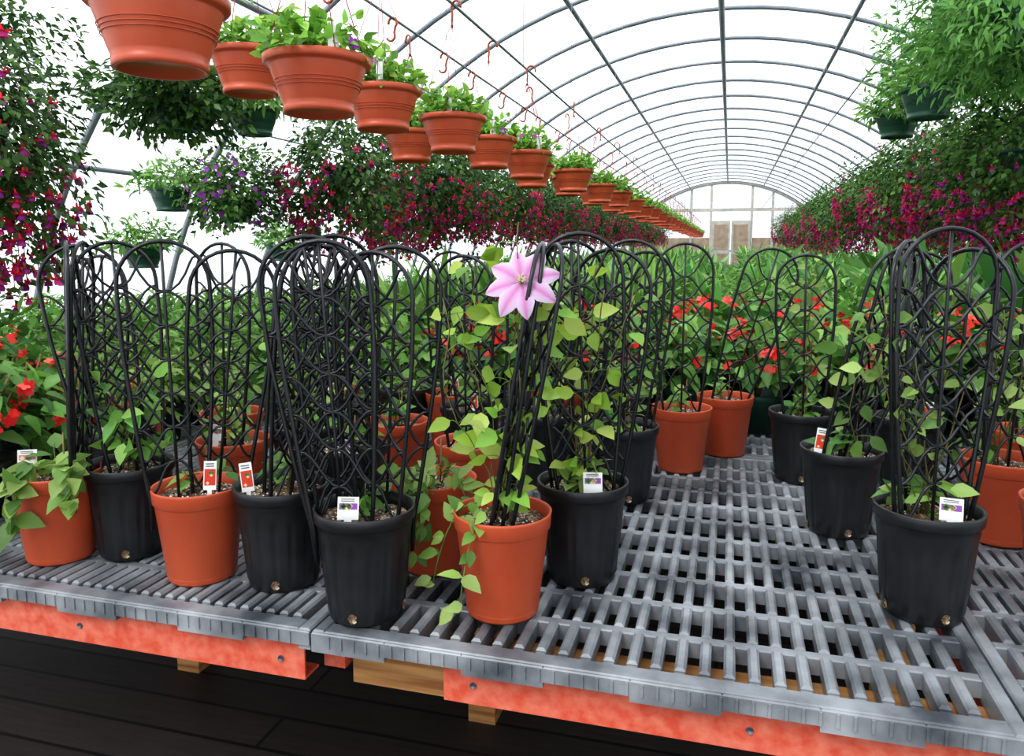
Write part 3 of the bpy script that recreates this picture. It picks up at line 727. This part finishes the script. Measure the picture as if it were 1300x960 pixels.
for x, y, z in [(-3.1, 3.78, 1.69), (-3.42, 3.9, 1.36), (-2.31, 3.45, 2.04), (-3.36, 5.3, 1.38)]: hb(ME_GR[0], x, y, z, 'hanging_green_basket', .95)
for x, y, z, k in [(.98, 3.25, 2.22, 1), (.86, 4.04, 2.08, 0), (.92, 5.07, 2.13, 0), (1.12, 3.75, 2.22, 1), (1.3, 4.5, 2.35, 1), (1.1, 4.6, 2.3, 1)]: hb(ME_GR[k], x, y, z, 'hanging_green_basket')
for i, (x, y, z) in enumerate([(1.42, 4.5, 1.84), (1.44, 5.4, 1.80), (1.36, 6.35, 1.90), (1.46, 7.4, 1.82), (1.4, 8.5, 1.90), (1.4, 9.7, 1.83), (1.4, 11.0, 1.87), (1.4, 12.4, 1.85), (1.4, 14, 1.85), (1.4, 16, 1.85), (1.4, 18.4, 1.85), (1.4, 21, 1.85),
                                (2.3, 7.4, 1.8), (2.3, 8.6, 1.8), (2.3, 10, 1.8), (2.3, 11.6, 1.8), (2.4, 13.5, 1.8), (1.9, 6.4, 2.1), (2.0, 7.9, 2.15)]):
    hb(ME_FUR[i % 2], x, y, z, FN, 1.05)

# ------------------------------------------------------------------ greenhouse shell
CX, HWd, RZ = -.2, 4.25, 3.88
Y0, Y1 = -2.6, 31.0
def arch(off=0.0, a0=0.0, a1=math.pi, n=48):
    return [(CX - (HWd + off) * math.cos(a), (RZ + off) * math.sin(a)) for a in np.linspace(a0, a1, n)]
def film(name, a0, a1):
    mb = MB(); A = arch(.035, a0, a1); V = []; F = []
    ys = np.linspace(Y0, Y1, 28)
    for y in ys:
        for x, z in A: V.append((x, y, z))
    n = len(A)
    for j in range(len(ys) - 1):
        for i in range(n - 1): F.append((j * n + i, j * n + i + 1, (j + 1) * n + i + 1, (j + 1) * n + i))
    mb.add(V, F, M_FILM); obj(name, mb.mesh(name))
sa = .45
film('wall_left', 0, sa); film('ceiling', sa, math.pi - sa); film('wall_right', math.pi - sa, math.pi)
def gable(name, y):
    mb = MB(); A = arch(.035); mb.add([(CX, y, 0.0)] + [(x, y, z) for x, z in A], [(0, i + 1, i + 2) for i in range(len(A) - 1)], M_FILM, smooth=False); obj(name, mb.mesh(name))
gable('wall_back', Y1); gable('wall_front', Y0)
mb = MB(); tube(mb, [(x, 0, z) for x, z in arch()], .022, M_STEEL, 8); ME_HOOP = mb.mesh('greenhouse_hoop')
hy = []
y = 3.94 - 1.22 * 5
while y < 31: hy.append(y); y += 1.22
for y in hy: obj('greenhouse_hoop', ME_HOOP, (0, y, 0))
def zc(x): return RZ * math.sqrt(max(0, 1 - ((x - CX) / HWd) ** 2))
for x in (-3.0, -1.55, -.17, 1.12, 2.6):
    mb = MB(); z = zc(x) - .035; tube(mb, [(x, Y0 + .1, z), (x, 14, z), (x, Y1 - .1, z)], .024 if abs(x + .17) > .1 else .032, M_STEEL, 8); obj('roof_purlin', mb.mesh('roof_purlin'))
for s in (-1, 1):
    x = CX + s * HWd * math.sqrt(1 - (1.85 / RZ) ** 2) - s * .04
    mb = MB(); tube(mb, [(x, Y0 + .1, 1.85), (x, Y1 - .1, 1.85)], .016, M_STEEL, 8); obj('side_rail', mb.mesh('side_rail'))
    x = CX + s * HWd * .985 - s * .03
    mb = MB(); box(mb, x - .02, x + .02, Y0 + .1, Y1 - .1, .02, .30, M_WHITE, .004); obj('baseboard_left' if s < 0 else 'baseboard_right', mb.mesh('baseboard'))
for x, z in ((-1.05, 2.275), (-2.1, 2.45), (.9, 2.58), (1.4, 2.32), (-1.47, 2.36), (-3.1, 2.12)):
    mb = MB(); tube(mb, [(x, Y0 + .2, z), (x, 14, z), (x, Y1 - .2, z)], .006, M_STEEL, 6)
    for y in hy[2:]:
        tube(mb, [(x, y, z), (x, y, zc(x) - .02)], .0018, M_STEEL, 4)
    obj('hanging_rail', mb.mesh('hanging_rail'))
mb = MB()
for i in range(14):
    y = 2.2 + i * .55 + R.uniform(-.08, .08)
    P = [(-1.47 + .020 * math.cos(t), y, 2.34 + .022 * math.sin(t)) for t in np.linspace(3.4, -.9, 9)] + [(-1.47 - .010 - .020 * math.cos(t), y, 2.285 + .022 * math.sin(t)) for t in np.linspace(2.6, 5.9, 9)]
    tube(mb, P, .0055, M_HOOK, 6)
obj('basket_hooks', mb.mesh('basket_hooks'))
# end wall frame
mb = MB(); ye = Y1 - .12
tube(mb, [(x, ye, z) for x, z in arch(-.05)], .06, M_WPAINT, 6)
for x in (-3, -1.5, -.75, .75, 1.5, 3): box(mb, x - .045, x + .045, ye, ye + .09, 0, zc(x) - .05, M_WPAINT)
box(mb, -3.9, 3.5, ye - .01, ye + .08, 2.75, 2.87, M_WPAINT); box(mb, -3.9, 3.5, ye - .01, ye + .08, 1.2, 1.28, M_WPAINT)
obj('trim_1', mb.mesh('gable_frame'))
mb = MB(); box(mb, -3.9, -.75, ye + .08, ye + .11, 0, 1.75, M_TAN); box(mb, .75, 3.6, ye + .08, ye + .11, 0, 1.75, M_TAN); obj('gable_boarding', mb.mesh('gable_boarding'))
mb = MB(); box(mb, -.70, -.02, ye - .06, ye - .02, .02, 2.4, M_WPAINT, .01); box(mb, .02, .70, ye - .06, ye - .02, .02, 2.4, M_WPAINT, .01)
for x0 in (-.62, .10):
    box(mb, x0, x0 + .52, ye - .075, ye - .061, 1.3, 2.25, M_TAN, .004); box(mb, x0, x0 + .52, ye - .075, ye - .061, .15, 1.15, M_TAN, .004)
obj('door_1', mb.mesh('door_1'))
mb = MB(); mb.add([(-5, Y0 - .3, 0), (4.6, Y0 - .3, 0), (4.6, Y1 + .3, 0), (-5, Y1 + .3, 0)], [(0, 1, 2, 3)], M_FLOOR); obj('floor', mb.mesh('floor'))
mb = MB(); mb.add([(-60, -40, -.03), (60, -40, -.03), (60, 90, -.03), (-60, 90, -.03)], [(0, 1, 2, 3)], M_GRAVEL); obj('outdoor_ground', mb.mesh('outdoor_ground'))

# ------------------------------------------------------------------ light
w = bpy.data.worlds.new('overcast_sky'); bpy.context.scene.world = w; w.use_nodes = True
bg = w.node_tree.nodes['Background']; bg.inputs[0].default_value = (.965, .98, 1, 1); bg.inputs[1].default_value = 1.05
sd = bpy.data.lights.new('sun', 'SUN'); sd.energy = 3.4; sd.angle = math.radians(24); sd.color = (1, .97, .92)
so = bpy.data.objects.new('sun', sd); COL.objects.link(so); so.rotation_euler = (math.radians(38), math.radians(-20), 0); so.location = (0, 0, 8)

# ------------------------------------------------------------------ camera
cd = bpy.data.cameras.new('camera'); cam = bpy.data.objects.new('camera', cd); COL.objects.link(cam)
cd.sensor_width = 36; cd.lens = 27.0; cd.shift_y = -45 / 1300; cd.clip_start = .05; cd.clip_end = 300
cam.location = (0, 0, 1.35); cam.rotation_euler = (math.radians(90 - 7.0), 0, math.radians(15.75))
bpy.context.scene.camera = cam
try:
    vs = bpy.context.scene.view_settings; vs.view_transform = 'Standard'; vs.exposure = 0.55
    vs.look = 'Medium High Contrast'
except Exception as ex: print(ex)
